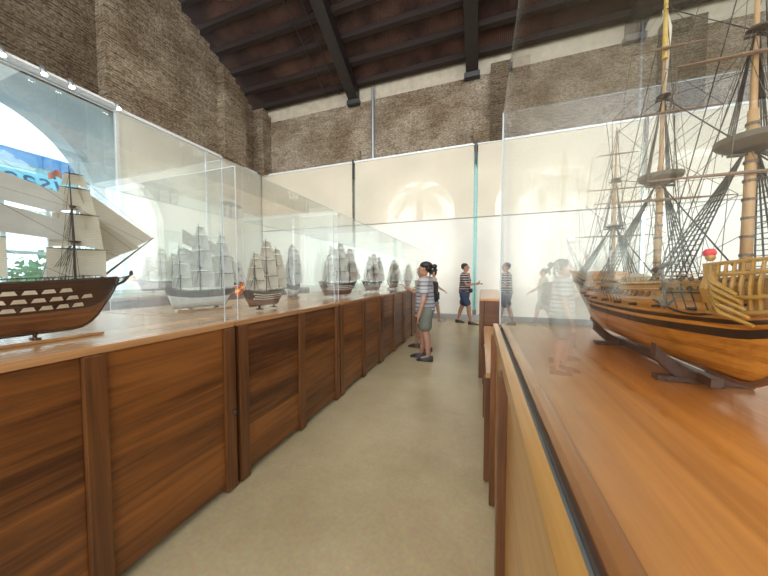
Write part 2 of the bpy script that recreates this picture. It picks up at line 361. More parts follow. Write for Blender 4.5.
# roof: boards, purlins, rafters
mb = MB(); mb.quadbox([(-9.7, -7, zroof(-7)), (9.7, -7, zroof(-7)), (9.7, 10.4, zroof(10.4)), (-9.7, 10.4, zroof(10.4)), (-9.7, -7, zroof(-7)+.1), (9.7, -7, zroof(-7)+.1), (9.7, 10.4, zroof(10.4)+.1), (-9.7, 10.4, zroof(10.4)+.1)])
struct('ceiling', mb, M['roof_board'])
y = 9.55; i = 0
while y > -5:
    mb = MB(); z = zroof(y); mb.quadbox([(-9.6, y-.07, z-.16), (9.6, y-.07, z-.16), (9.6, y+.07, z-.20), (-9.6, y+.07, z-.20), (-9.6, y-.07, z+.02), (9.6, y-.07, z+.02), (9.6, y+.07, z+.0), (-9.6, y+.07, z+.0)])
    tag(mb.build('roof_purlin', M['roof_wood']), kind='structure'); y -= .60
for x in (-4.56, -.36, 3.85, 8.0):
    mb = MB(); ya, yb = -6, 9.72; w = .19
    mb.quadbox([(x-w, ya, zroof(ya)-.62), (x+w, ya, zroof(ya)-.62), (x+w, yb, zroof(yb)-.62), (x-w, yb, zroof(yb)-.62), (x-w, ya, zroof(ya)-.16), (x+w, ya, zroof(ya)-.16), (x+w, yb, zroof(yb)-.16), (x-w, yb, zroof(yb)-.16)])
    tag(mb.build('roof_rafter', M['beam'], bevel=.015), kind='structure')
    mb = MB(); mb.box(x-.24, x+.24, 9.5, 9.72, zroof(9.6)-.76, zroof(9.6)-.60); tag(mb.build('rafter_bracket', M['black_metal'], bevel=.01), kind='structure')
for x in (-5.7, -5.15):
    mb = MB(); mb.tube([(x, -4, zroof(-4)-.25), (x, 9.6, zroof(9.6)-.25)], .018, 6); tag(mb.build('roof_conduit', M['black_metal']), kind='structure')
# right wall of pale fabric outside the view, closing the room
struct('wall_right', MB().box(9.45, 9.5, -7, 10, 0, 5.9), flat('right_wall_plaster', (.42, .39, .34), .9))
struct('wall_right_upper', MB().box(9.3, 9.6, -7, 10, 5.9, 8), M['stone'])

# fabric panels on the back wall: upper and lower lengths, slits between the panels
SY = 9.55
xs = [-8.9, -4.55, -.20, 4.15, 8.7]
where_b = ['the corner panel beside the left wall', 'the panel with the bright palm behind it, left of the pipe slit', 'the panel right of the standing man', 'the far right panel behind the large golden ship']
for i, (a, b) in enumerate(zip(xs, xs[1:])):
    struct('back_scrim_upper', MB().box(a+.06, b-.06, SY, SY+.006, 3.35, TOPZ), M['scrim_up'])
    struct('back_scrim_lower', MB().box(a+.06, b-.06, SY, SY+.006, .14, 3.335), M['scrim_low'])
for x in xs[1:4]:
    struct('scrim_post', MB().box(x-.015, x+.015, SY+.1, SY+.13, 0, TOPZ), M['grey_metal'])
    struct('slit_glass', MB().box(x-.07, x+.07, SY+.2, SY+.21, .3, 5.5), flat('cyan_slit_glow', (.30, .85, .80), .2))  # cyan daylight in the slit painted as a flat opaque colour
    mb = MB(); mb.box(x-.035, x+.035, SY-.06, SY-.01, 5.05, 5.75); tag(mb.build('scrim_clamp', M['black_metal'], bevel=.008), kind='structure')
struct('trim_7', MB().tube([(-8.9, SY-.02, 3.343), (8.7, SY-.02, 3.343)], .012), M['grey_metal'])
struct('trim_8', MB().box(-8.9, 8.7, SY-.03, SY+.03, TOPZ-.03, TOPZ+.03), M['white_metal'])
struct('baseboard_back', MB().box(-9, 9, SY-.02, SY+.05, 0, .16), flat('grey_skirting', (.42, .41, .39), .5))
struct('trim_9', MB().tube([(-3.8, 9.64, 5.6), (-3.8, 9.64, 8.3)], .06, 10), M['grey_metal'])
# left side: glass partition near, fabric beyond
struct('window_1', MB().box(-8.87, -8.855, -2, 4.55, .1, TOPZ), M['glass_clear'])
for ya, yb in ((4.62, 7.0), (7.06, 9.5)):
    struct('side_scrim', MB().box(-8.87, -8.864, ya, yb, .1, TOPZ), M['scrim_side'])
for yy in (4.58, 7.03):
    struct('partition_post', MB().box(-8.9, -8.83, yy-.04, yy+.04, 0, TOPZ), M['white_metal'], bevel=.004)
struct('partition_post', MB().box(-8.9, -8.83, .9, .96, 0, 3.3), M['grey_metal'], bevel=.004)
struct('trim_10', MB().box(-8.9, -8.8, -6, 9.55, TOPZ-.02, TOPZ+.05), M['white_metal'])
struct('baseboard_left', MB().box(-8.92, -8.82, -6, 9.5, 0, .12), M['white_metal'])
# window frames in the left arch
mb = MB(); mb.box(-9.42, -9.34, .3, 4.1, 3.30, 3.38)
for yy in (.9, 1.55, 2.2, 2.85, 3.5): mb.box(-9.41, -9.35, yy-.03, yy+.03, 0, 3.3)
mb.box(-9.42, -9.34, .3, 4.1, 1.9, 1.97); struct('window_2', mb, M['white_metal'])
# ------------------------------------------------------------------ outside
struct('ground', MB().box(-40, 40, -40, 40, -.4, -.13), flat('pale_paving', (.55, .52, .46), .9))
def text_mesh(name, s, size, ext, m, parent, loc, rot):
    c = bpy.data.curves.new(name, 'FONT'); c.body = s; c.size = size; c.extrude = ext; c.shear = .25; c.space_character = 1.1
    o = bpy.data.objects.new(name, c); COL.objects.link(o)
    bpy.context.view_layer.update()
    me = bpy.data.meshes.new_from_object(o.evaluated_get(bpy.context.evaluated_depsgraph_get()))
    COL.objects.unlink(o); bpy.data.objects.remove(o)
    me.materials.append(m); q = bpy.data.objects.new(name, me); COL.objects.link(q); q.parent = parent; q.location = loc; q.rotation_euler = rot
    return q
bn = thing('banner', 'sky blue banner with reversed lettering outside the big left arch', 'banner', (-11, 2.6, 3.3))
MB().box(-.02, .02, -3.2, 2.1, .95, 1.3).build('banner_upper', cloth_through('blue_banner', (.12, .58, .92), 0, False, .6), bn)
MB().box(-.02, .02, -3.2, 2.1, .2, .95).build('banner_lower', cloth_through('pale_blue_banner', (.50, .84, .92), 0, False, .6), bn)
text_mesh('lettering', 'isaac', .62, .01, flat('letter_blue', (.03, .14, .30), .6), bn, (.035, 1.80, .42), (PI/2, 0, -PI/2))
for x in (1,):
    MB().tube([(-.03, -3.2, -3.4), (-.03, -3.2, 1.25)], .04).build('pole', M['grey_metal'], bn)
    MB().tube([(-.03, 2.1, -3.4), (-.03, 2.1, 1.25)], .04).build('pole', M['grey_metal'], bn)
leaf_m = flat('palm_green', (.07, .16, .045), .6); bark = flat('palm_bark', (.16, .12, .08), .9)
def palm(x, y, h, label, n=21, R=1.7):
    t = thing('palm_tree', label, 'palm tree', (x, y, -.13), random.random()*6, 'palm trees outside the back wall')
    MB().tube([(0, 0, 0), (.05, 0, h*.5), (0, .05, h)], [.2, .15, .17], 10).build('trunk', bark, t)
    for k in range(n):
        a = 2*PI*k/n+random.uniform(-.1, .1); up = random.uniform(.1, 1.1)
        mb = MB(); pts = []
        for j in range(9):
            s_ = j/8; pts.append(Vector((math.cos(a)*R*s_, math.sin(a)*R*s_, h+up*R*.9*s_-R*1.0*s_*s_)))
        mb.tube(pts, [.02*(1-.8*j/8) for j in range(9)], 4)
        side = Vector((-math.sin(a), math.cos(a), 0))
        for j in range(1, 9):
            for f in (0, .5):
                p = pts[j-1].lerp(pts[j], f+.25); l = .42*math.sin(PI*(j+f)/10)+.06
                for sg in (-1, 1):
                    q = p+side*sg*l+Vector((math.cos(a)*.16, math.sin(a)*.16, -.16)); d = (pts[j]-pts[j-1]).normalized()*.05
                    b0 = len(mb.v); mb.v += [tuple(p-d), tuple(p+d), tuple(q)]; mb.f.append((b0, b0+1, b0+2)); mb.m.append(0)
        mb.build('frond', leaf_m, t)
palm(-2.65, 12.6, 5.35, 'palm tree seen glowing through the fabric above the ponytailed visitor')
palm(2.2, 12.4, 5.35, 'palm tree seen faintly through the fabric right of the glass edge')
palm(7.0, 12.8, 5.4, 'palm tree outside the arch behind the rigging of the large ship')
def bush(x, y, r, label):
    t = thing('shrub', label, 'shrub', (x, y, -.13))
    mb = MB()
    for k in range(900):
        v = Vector((random.gauss(0, 1), random.gauss(0, 1), random.gauss(0, 1))).normalized()*r*random.uniform(.6, 1)
        v.z = abs(v.z)*1.5; s_ = .09*r; d1 = Vector((random.uniform(-1, 1), random.uniform(-1, 1), random.uniform(-1, 1))).normalized()*s_; d2 = d1.orthogonal().normalized()*s_*.5
        b0 = len(mb.v); mb.v += [tuple(v-d1), tuple(v-d2), tuple(v+d1), tuple(v+d2)]; mb.f.append((b0, b0+1, b0+2, b0+3)); mb.m.append(0)
    mb.build('foliage', flat('shrub_green', (.16, .34, .16), .7), t); MB().tube([(0, 0, 0), (0, 0, r*.8)], .05).build('stem', bark, t)
bush(-13, 4.8, 1.6, 'green shrub outside the left arch beneath the banner')
bush(-13.5, 1.2, 1.4, 'green shrub outside the left arch at the photo edge')

# ------------------------------------------------------------------ track with spot lamps
tr = thing('lighting_track', 'slim white rail of spot lamps along the top of the left glass', 'lighting track', (-8.72, 0, TOPZ+.03))
MB().box(-.03, .03, -2, 4.55, -.02, .03).build('rail', M['white_metal'], tr)
emi, ent, eb = mat('lamp_glow'); eb.inputs['Emission Color'].default_value = (1, .97, .9, 1); eb.inputs['Emission Strength'].default_value = 18
def spot(y, lab):
    t = thing('spot_lamp', lab, 'spot lamp', (-8.66, y, TOPZ+.02), 0, 'spot lamps on the left rail')
    MB().tube([(0, 0, .08), (.02, 0, 0), (.07, 0, -.1)], [.03, .045, .055], 12).build('lamp_housing', M['grey_metal'], t, smooth=True)
    MB().tube([(.071, 0, -.101), (.074, 0, -.106)], .045, 12).build('lens', emi, t)
    MB().box(-.05, .0, -.02, .02, .0, .03).build('clip', M['black_metal'], t)
spot(2.72, 'spot lamp on the left rail nearest the photo edge'); spot(3.25, 'spot lamp on the left rail, middle of the lit three'); spot(3.66, 'spot lamp on the left rail, right of the lit three')
spot(4.5, 'spot lamp at the far end of the left rail')

# ------------------------------------------------------------------ cabinets
CH = 1.11
def make_cabinet(L, depth, label, mats=('panel', 'post', 'top'), h=CH, sgn=1, group=None, nmid=1, seam=True):
    """origin: front face bottom near corner; front faces +x*sgn"""
    P_, Q_, T_ = M[mats[0]], M[mats[1]], M[mats[2]]
    t = thing('display_cabinet', label, 'cabinet', group=group)
    def X(a, b): return (min(a*sgn, b*sgn), max(a*sgn, b*sgn))
    x0, x1 = X(-.05, -depth)
    MB().box(x0, x1, .012, L-.012, .03, h-.035).build('body', M['end'], t)
    x0, x1 = X(.01, -depth)
    MB().box(x0, x1, .004, L-.004, h-.034, h).build('worktop', T_, t, bevel=.003)
    x0, x1 = X(-.06, -depth+.03)
    MB().box(x0, x1, .03, L-.03, 0, .03).build('plinth', M['dark_gap'], t)
    n = nmid+1; pw = .075; gap = (L)/n
    ctr = [pw/2+.006]+[gap*k for k in range(1, n)]+[L-pw/2-.006]
    for c in ctr:
        x0, x1 = X(.018, -.045); MB().box(x0, x1, c-pw/2, c+pw/2, .012, h-.036).build('post', Q_, t, bevel=.004)
    for a, b in zip(ctr, ctr[1:]):
        x0, x1 = X(-.004, -.045); MB().box(x0, x1, a+pw/2+.002, b-pw/2-.002, .05, h-.037).build('panel', P_, t)
    x0, x1 = X(.02, .045); MB().ball((sgn*.03, L-.03, .52), (.012, .012, .02)).build('latch', M['black_metal'], t, smooth=True)
    return t
U = 1.42
ord_ = ['second', 'third', 'fourth', 'fifth', 'sixth', 'seventh']
GC = 'brown cabinets in the row along the aisle'
c0 = make_cabinet(U-.02, 1.5, 'brown wooden cabinet nearest the camera at lower left, under the first ship', group=GC)
c0.location = (-1.53, -.02, 0)
labs = ['second brown cabinet from the left, with the flag-bearing ship on it', 'third brown cabinet along the left of the aisle', 'fourth brown cabinet along the left of the aisle', 'fifth brown cabinet of the left row, just before the ponytailed visitor', 'far end brown cabinet of the left row, behind the ponytailed visitor']
for i, l in enumerate(labs): dup(c0, (-1.53, -.02+U*(i+1), 0), 0, l, GC)
# second row beyond, seen through the glass
labs2 = ['far left row cabinet behind the bowsprit of the first ship', 'far left row cabinet, second, seen through two glass cases', 'far left row cabinet, third, seen through the cases', 'far left row cabinet, fourth, seen through the cases']
for i, l in enumerate(labs2): dup(c0, (-4.7, 1.2+U*i, 0), 0, l, 'cabinets of the row further left')

# right: long cabinet with orange worktop
rc = thing('display_cabinet', 'orange-topped wooden cabinet in the right foreground carrying the large ship', 'cabinet', (0, 0, 0))
RX = .10; RY1 = 1.86; RY0 = -1.0; RD = 1.75
MB().box(RX+.02, RD, RY0, RY1-.01, .05, CH-.04).build('body', M['end'], rc)
MB().box(RX+.045, RD-.02, RY0+.02, RY1-.04, 0, .05).build('plinth', M['dark_gap'], rc)
MB().box(.075, .104, RY0, RY1, CH-.05, CH).build('front_lip', M['yellow'], rc, bevel=.0025)
MB().box(.104, .119, RY0, RY1, CH-.05, CH-.03).build('glazing_groove', M['dark_gap'], rc)
MB().box(.119, .156, RY0, RY1, CH-.05, CH+.004).build('inner_frame', M['red_strip'], rc, bevel=.003)
MB().box(.156, RD, RY0, RY1, CH-.05, CH-.002).build('worktop', M['orange_top'], rc)
for yc in (-.9, 1.07, 1.79):
    MB().box(.062, .10, yc-.035, yc+.035, .01, CH-.055).build('post', M['post'], rc, bevel=.003)
for ya, yb in ((-.86, 1.03), (1.11, 1.75)):
    MB().box(.092, .12, ya, yb, .05, CH-.052).build('panel', M['yellow'], rc)
# low unit behind it, then a tall unit
lo = make_cabinet(1.9, .5, 'low wooden cabinet between the large right cabinet and the far block', ('panel', 'post', 'top'), .76, -1, nmid=1); lo.location = (.05, 1.95, 0)
ft = make_cabinet(1.42, .36, 'dark brown cabinet block right of the man reading his phone', ('end', 'post', 'top'), CH, -1); ft.location = (.0, 4.0, 0)  # darker end wood on the panels carries the shade of this unlit front
dup(ft, (.0, 5.45, 0), 0, 'brown cabinet farthest along the right side of the aisle')

# ------------------------------------------------------------------ glass cases
def pane(mb_pts, parent, name, thin):
    """box pane; faces on the thin rim get the edge material"""
    x0, x1, y0, y1, z0, z1 = mb_pts
    mb = MB().box(*mb_pts)
    order = ['z', 'z', 'y', 'x', 'y', 'x']
    mb.m = [0 if a == thin else 1 for a in order]
    return mb.build(name, [M['glass'], M['glass_edge']], parent)
def make_case(L, D, H, label, group=None, sgn=1, t=.005, top=True):
    c = thing('glass_case', label, 'glass case', group=group)
    def X(a, b): return (min(a*sgn, b*sgn), max(a*sgn, b*sgn))
    pane((*X(0, -t), 0, L, 0, H), c, 'front_pane', 'x')
    pane((*X(-D+t, -D), 0, L, 0, H), c, 'back_pane', 'x')
    pane((*X(-t, -D+t), 0, t, 0, H), c, 'end_pane', 'y')
    pane((*X(-t, -D+t), L-t, L, 0, H), c, 'end_pane', 'y')
    if top: pane((*X(0, -D), 0, L, H, H+t), c, 'top_pane', 'z')
    return c
GH = 1.03
g0 = make_case(U-.10, 1.42, GH, 'clear glass case over the first brown-hulled ship at far left', 'glass cases on the left cabinets')
g0.location = (-1.565, .03, CH+.001)
glabs = ['clear glass case over the ship with the red and yellow flag', 'clear glass case on the third left cabinet', 'clear glass case on the fourth left cabinet', 'clear glass case beside the ponytailed visitor', 'clear glass case at the far end of the left row']
for i, l in enumerate(glabs): dup(g0, (-1.565, .03+U*(i+1), CH+.001), 0, l, 'glass cases on the left cabinets')
for i in range(2): dup(g0, (-4.74, 1.25+U*(i*1), CH+.001), 0, ['glass case on the far left row behind the first ship bowsprit', 'glass case on the far left row behind the white-hulled ship'][i], 'glass cases on the far left row')
gr = make_case(2.75, 1.5, 1.29, 'tall glass case around the large ship on the right', sgn=-1, t=.006)
gr.location = (.1125, -.92, CH-.0295)
gr.children[0].data.materials[0] = M['glass_strong']
ES = flat('glass_edge_glint', (.48, .52, .51), .2, noise=.02)  # pale colour for added strips that imitate bright lines along the glass edges
mb = MB(); mb.box(-.004, .0005, 2.735, 2.754, .03, 1.29); mb.build('edge_glint_strip', ES, gr)
mb = MB(); mb.box(.03, .045, 2.735, 2.754, .03, 1.29); mb.build('edge_glint_strip', ES, gr)
# ------------------------------------------------------------------ ships
sailA = cloth_through('aged_sailcloth', (.66, .60, .48), 0, False, .45, lines=38)
sailB = cloth_through('pale_sailcloth', (.66, .64, .58), 0, False, .45)
rope_d = flat('tarred_rope', (.035, .028, .022), .8); rope_l = flat('hemp_rope', (.13, .10, .065), .8)
spar_d = flat('dark_spar', (.045, .028, .018), .5); spar_l = flat('pale_spar', (.44, .25, .10), .45); spar_g = flat('gilt_spar', (.62, .40, .08), .35)
hull_br = wood('brown_hull_planks', (.13, .045, .018), (.27, .11, .045), 'X', .35, ('Z', .012), scale=3, coat=.3)
upper_br = wood('dark_upper_planks', (.035, .012, .006), (.09, .032, .014), 'X', .4, scale=3)
hull_or = wood('honey_hull_planks', (.36, .12, .014), (.66, .29, .045), 'X', .28, ('Z', .014), scale=3, coat=.5)
hull_wh = flat('white_hull_paint', (.66, .65, .60), .45); blackp = flat('black_wale', (.02, .017, .015), .35)
ivory = flat('ivory_port', (.68, .56, .42), .5); gold = flat('gilt_carving', (.46, .25, .05), .4, .15); goldwood = flat('golden_wood', (.46, .23, .05), .4)
deckm = wood('deck_planks', (.30, .19, .09), (.50, .34, .17), 'X', .55, ('Y', .01), scale=4); red_p = flat('red_paint', (.75, .04, .05), .5)
def hull_fn(L, B, D, keel_rake=.14, bow_rake=.10, stern_rake=.05, sheer=.12):
    def f(t, s):        # t 0 stern..1 bow, s 0 keel..1 rail
        # plan width
        ent = math.sin(min(1, (1-t)/.38)*PI/2)**.62 if t < 1 else 0
        run = .62+.38*math.sin(min(1, t/.45)*PI/2)
        w = B/2*ent*run
        p = .34+.55*max(0, (t-.62)/.38)**1.5+.75*max(0, (.30-t)/.30)**1.3
        yy = w*(s**p)*(1-.14*s**3)
        zk = D*.55*max(0, (t-.86)/.14)**2.4+D*.10*max(0, (.10-t)/.10)**2
        zt = D*(1+sheer*(2*t-.9)**2+.18*max(0, (.28-t)/.28))
        z = zk+(zt-zk)*s
        x = -L/2+keel_rake*.25*L*max(0, 1-t*3)*(1-s)+L*t*(1-0)-bow_rake*L*max(0, t-.6)/.4*(1-s)**1.3+stern_rake*-L*max(0, (.2-t)/.2)*s
        return x, yy, z
    return f
def seg(mb, a, b, r): mb.tube([a, b], r, 4, cap=False)
def make_ship(label, L=1.05, B=.20, D=.20, masts=((.0, .8),), hull=hull_br, style='ports', sails=True, brace=.6, sailm=None, spar=None, rope=None, ropr=.0007, base=.035, group=None, fine=True, stripes=None, deep_bow=True, sail_levels=4, jibs=True, bsp_=(.20, .115), yardm=None, topk=1, bow_rake=.10):
    sailm = sailm or sailA; spar = spar or spar_d; rope = rope or rope_d
    t = thing('ship_model', label, 'model ship', group=group)
    f = hull_fn(L, B, D, bow_rake=bow_rake); z0 = base
    # hull shell with bands
    mb = MB(); nu = 40; nv = 22
    bands = stripes or (lambda s, tt: 0)
    for sg in (-1, 1):
        n0 = len(mb.f); mb.grid(lambda u, v: (lambda q: (q[0], sg*q[1], q[2]+z0))(f(u, v)), nu, nv)
        for i in range(nu):
            for j in range(nv): mb.m[n0+i*nv+j] = bands((j+.5)/nv, (i+.5)/nu)
    # transom
    b0 = len(mb.v)
    for v in range(nv+1):
        q = f(0, v/nv); mb.v += [(q[0], -q[1], q[2]+z0), (q[0], q[1], q[2]+z0)]
    for v in range(nv):
        mb.f.append((b0+2*v, b0+2*v+1, b0+2*v+3, b0+2*v+2)); mb.m.append(bands((v+.5)/nv, 0))
    mb.build('hull', [hull, blackp, ivory, upper_br, gold, goldwood], t, smooth=True)
    # keel & stem
    mb = MB(); pts = [f(u/30, 0) for u in range(31)]; pts = [(p[0], 0, p[2]+z0-.004) for p in pts]+[(f(1, v/6)[0]+.006, 0, f(1, v/6)[2]+z0) for v in range(1, 7)]
    mb.tube(pts, .005*B/.2, 4); mb.build('keel', spar if style != 'honey' else hull_br, t)
    # rail and deck
    mb = MB()
    mb.grid(lambda u, v: (lambda q: (q[0], (2*v-1)*q[1], q[2]+z0))(f(u*.985, .93)), 24, 2); mb.build('deck', deckm, t)
    mb = MB()
    for sg in (-1, 1): mb.tube([(f(u/24, 1)[0], sg*f(u/24, 1)[1], f(u/24, 1)[2]+z0+.002) for u in range(25)], .004*B/.2, 5)
    mb.build('rail', goldwood if style == 'honey' else spar_d, t)
    if style == 'ports':
        for row, sv in enumerate((.50, .66, .82)):
            mb = MB()
            for k in range(15 if row < 2 else 14):
                u = .10+.80*(k+.5*(row % 2))/15; a = f(u-.021, sv-.035); b = f(u+.021, sv-.035); c = f(u+.017, sv+.04); d = f(u-.017, sv+.04)
                for sg in (-1, 1):
                    o = .0025
                    mb.quadbox([(a[0], sg*(a[1]-o), a[2]+z0), (b[0], sg*(b[1]-o), b[2]+z0), (b[0], sg*(b[1]+o*2.4), b[2]+z0), (a[0], sg*(a[1]+o*2.4), a[2]+z0),
                                (d[0]+.004, sg*(d[1]-o), d[2]+z0), (c[0]-.004, sg*(c[1]-o), c[2]+z0), (c[0]-.004, sg*(c[1]+o*2), c[2]+z0), (d[0]+.004, sg*(d[1]+o*2), d[2]+z0)])
            mb.build('gunport_row', ivory, t)
        mb = MB()
        for sg in (-1, 1):
            for sv in (.435, .58, .74, .90): mb.tube([(f(u/30, sv)[0], sg*(f(u/30, sv)[1]+.001), f(u/30, sv)[2]+z0) for u in range(30)], .0022, 4)
        mb.build('wale', spar_d, t)
    # deck clutter: hammock netting, boats, gratings
    mb = MB()
    for sg in (-1, 1):
        for k in range(36):
            u = .06+.86*k/36; q = f(u, 1); mb.tube([(q[0], sg*q[1]*.97, q[2]+z0), (q[0], sg*q[1]*.97, q[2]+z0+.018*D/.2)], .0012, 4)
        mb.tube([(f(.06+.86*k/36, 1)[0], sg*f(.06+.86*k/36, 1)[1]*.97, f(.06+.86*k/36, 1)[2]+z0+.018*D/.2) for k in range(37)], .0016, 4)
    mb.build('bulwark_netting', spar_d if style != 'honey' else goldwood, t)
    zd = D+z0
    # masts
    tops = []
    for mi, (mx, mh, *ex) in enumerate(masts):
        sc = mh/masts[0][1]
        mt = MB().tube([(mx, 0, z0+D*.5), (mx, 0, mh*.55), (mx-.006, 0, mh)], [.0065*B/.2*sc**.5, .0048*B/.2, .0016], 8).build('mast', spar, t, smooth=True)
        mb = MB()
        for hz, rw in ((zd+(mh-zd)*.36, .024), (zd+(mh-zd)*.66, .013)):
            k = B/.2
            mb.tube([(mx+.002, 0, hz-.004*k), (mx+.002, 0, hz+.001), (mx+.002, 0, hz+.004*k)], [rw*k*.55, rw*k, rw*k*.96], 14)
            mb.box(mx-.004, mx+.004, -rw*k*1.15, rw*k*1.15, hz-.008*k, hz-.004*k)
        mb.build('fighting_top', spar if style == 'ports' else spar_d, mt)
        # yards + sails
        lv = [(.30, .17), (.60, .13), (.82, .085), (.94, .05)][:sail_levels]
        k = B/.2*(mh/masts[0][1])
        br = brace
        cs, sn = math.cos(br), math.sin(br)
        def R(dy, dz, dx=0): return (mx+.012+dx*cs+sn*dy, dy*cs-dx*sn, dz)
        ys = []
        for hh, hl in lv:
            z = zd+(mh-zd)*hh; hl = hl*k*ex[0] if ex else hl*k; ys.append((z, hl))
            MB().tube([R(-hl, z), R(-hl*.4, z), R(0, z), R(hl*.4, z), R(hl, z)], [.0012*k, .003*k, .0038*k, .003*k, .0012*k], 6).build('yard', yardm or spar, mt)
        if sails:
            zlow = zd+.035
            for q, (z, hl) in enumerate(ys):
                zb, hb = (zlow, hl*.92) if q == 0 else (ys[q-1][0]+.006, ys[q-1][1]*.86)
                def sf(u, v, z=z, hl=hl, zb=zb, hb=hb):
                    w = hl*.93*(1-v)+hb*v; zz = z-.002+(zb-z)*v
                    bel = .045*k*math.sin(PI*u)*math.sin(PI*min(1, v*.9+.1))*(hl/.13/k if k else 1)**.4
                    return R((2*u-1)*w, zz+(.012*k*math.sin(PI*u)*v), bel)
                MB().grid(sf, 10, 7).build('sail', sailm, mt, smooth=True)
        # shrouds with ratlines, both sides
        ht = zd+(mh-zd)*.36; wq = f(min(.97, max(.03, (mx+L/2)/L)), 1)[1]
        for sg in (-1, 1):
            mb = MB(); nS = 6 if fine else 4
            feet = [(mx-.01*B/.2-(.021 if style == 'honey' else .015)*B/.2*j, sg*(wq+.004), zd+.0) for j in range(nS)]
            tp = (mx, sg*.010, ht)
            for p in feet: seg(mb, p, tp, ropr*1.3)
            nr = 22 if fine else 7
            for j in range(1, nr):
                s_ = j/nr*.92; a = Vector(feet[0]).lerp(Vector(tp), s_); b = Vector(feet[-1]).lerp(Vector(tp), s_); seg(mb, a, b, ropr*(1.0 if style == 'honey' else .8))
            ht2 = zd+(mh-zd)*.66
            for j in range(3 if not fine else 4):
                seg(mb, (mx-.004-.006*j*B/.2, sg*.022*B/.2, ht), (mx, sg*.003, ht2), ropr)
            for j in range(1, 11):
                s_ = j/11; a = Vector((mx-.004, sg*.022*B/.2, ht)).lerp(Vector((mx, sg*.003, ht2)), s_); b = Vector((mx-.022*B/.2, sg*.022*B/.2, ht)).lerp(Vector((mx, sg*.003, ht2)), s_); seg(mb, a, b, ropr*.7)
            mb.build('shroud', rope, t)
        tops.append((mx, mh, ht, zd+(mh-zd)*.66))
    # bowsprit
    q = f(1, 1); bs0 = Vector((q[0]-.07*L, 0, q[2]+z0-.01)); bs1 = Vector((q[0]+bsp_[0]*L, 0, q[2]+z0+bsp_[1]*L))
    bsp = MB().tube([bs0, bs1], [.006*B/.2, .0022*B/.2], 8).build('bowsprit', spar, t)
    # beakhead and figurehead
    mb = MB(); q8 = f(1, .8)
    mb.tube([(q8[0]-.01, 0, q8[2]+z0-.02), (q8[0]+.03*L, 0, q8[2]+z0), (q8[0]+.06*L, 0, q8[2]+z0+.035*L)], [.008*B/.2, .007*B/.2, .005*B/.2], 6)
    for sg in (-1, 1):
        for dv in (.75, .95):
            qq = f(.93, dv); mb.tube([(qq[0], sg*qq[1], qq[2]+z0), (q8[0]+.01, sg*.018, q8[2]+z0+(.0 if dv < .8 else .02)), (q8[0]+.055*L, 0, q8[2]+z0+.03*L)], .0022*B/.2, 5)
    mb.ball((q8[0]+.065*L, 0, q8[2]+z0+.045*L), (.010*B/.2, .008*B/.2, .016*B/.2), 8)
    mb.build('beakhead', gold if style == 'honey' else spar_d, t)
    # stays, braces
    mb = MB(); zz = sorted(tops)
    for (ax, ah, at, at2), (bx, bh, bt, bt2) in zip(zz, zz[1:]):
        seg(mb, (ax, 0, ah*.97), (bx, 0, bt2), ropr); seg(mb, (ax, 0, at2), (bx, 0, bt), ropr*1.2); seg(mb, (ax, 0, at), (bx, 0, zd+.02), ropr*1.4)
        for sg in (-1, 1):
            seg(mb, (bx, sg*.15*B/.2, zd+(bh-zd)*.30), (ax, sg*.01, at), ropr*.8); seg(mb, (bx, sg*.11*B/.2, zd+(bh-zd)*.60), (ax, sg*.01, at2), ropr*.8)
    fx, fh, fT, fT2 = zz[-1]
    for a, s_ in ((fh*.98, 1.0), (fT2, .85), (fT2, .62), (fT, .45), (fT, .3)): seg(mb, (fx, 0, a), bs0.lerp(bs1, s_), ropr*1.1)
    ax, ah, at, at2 = zz[0]
    q0 = f(0, 1)
    for a in (ah*.95, at2, at):
        for sg in (-1, 1): seg(mb, (ax, 0, a), (max(q0[0], ax-.16*L), sg*.05, zd+.03), ropr)
    for mx, mh, a, b in zz:
        for sg in (-1, 1):
            u = min(.97, max(.03, (mx+L/2)/L-.06)); qq = f(u, 1); seg(mb, (mx, 0, b), (qq[0], sg*qq[1], qq[2]+z0), ropr); seg(mb, (mx, 0, mh*.98), (qq[0]-.02, sg*qq[1], qq[2]+z0), ropr)
    mb.build('rigging', rope, t)
    if jibs:
        for a, s_, s0 in ((fh*.90, .98, .0), (fT2*1.02, .72, .0)):
            A = Vector((fx+.015, 0, a)); Bp = bs0.lerp(bs1, s_); C = Vector((fx+(Bp.x-fx)*.38, .02, zd+(fh-zd)*.20))
            def jf(u, v, A=A, Bp=Bp, C=C):
                p = A.lerp(Bp.lerp(C, v), u) ; p.y += .03*math.sin(PI*u)*math.sin(PI*v); return p
            MB().grid(jf, 10, 6).build('jib_sail', sailm, t, smooth=True)
        for (ax, ah, at, at2), (bx, bh, bt, bt2) in zip(zz, zz[1:]):
            for za, zb_, zc in ((bh*.92, at2*1.0, at2*.84), (bt2*.98, at*1.02, at*.80)):
                A = Vector((bx-.012, 0, za)); Bq = Vector((ax+.02, 0, min(za-.03, za*.90))); 
                p0, p1, p2, p3 = Vector((ax+.02, 0, za)), Vector((bx-.025, 0, za*.90)), Vector((bx-.03, .02, za*.90-.09)), Vector((ax+.03, .02, za-.13))
                def qf(u, v, p0=p0, p1=p1, p2=p2, p3=p3):
                    p = p0.lerp(p1, u).lerp(p3.lerp(p2, u), v); p.y += .03*math.sin(PI*u)*math.sin(PI*v); return p
                MB().grid(qf, 8, 6).build('staysail', sailB if sailm is sailA else sailm, t, smooth=True)
    t['_L'] = L
    return t, f
def ports_band(s, tt):
    return 3 if s > .43 else 0
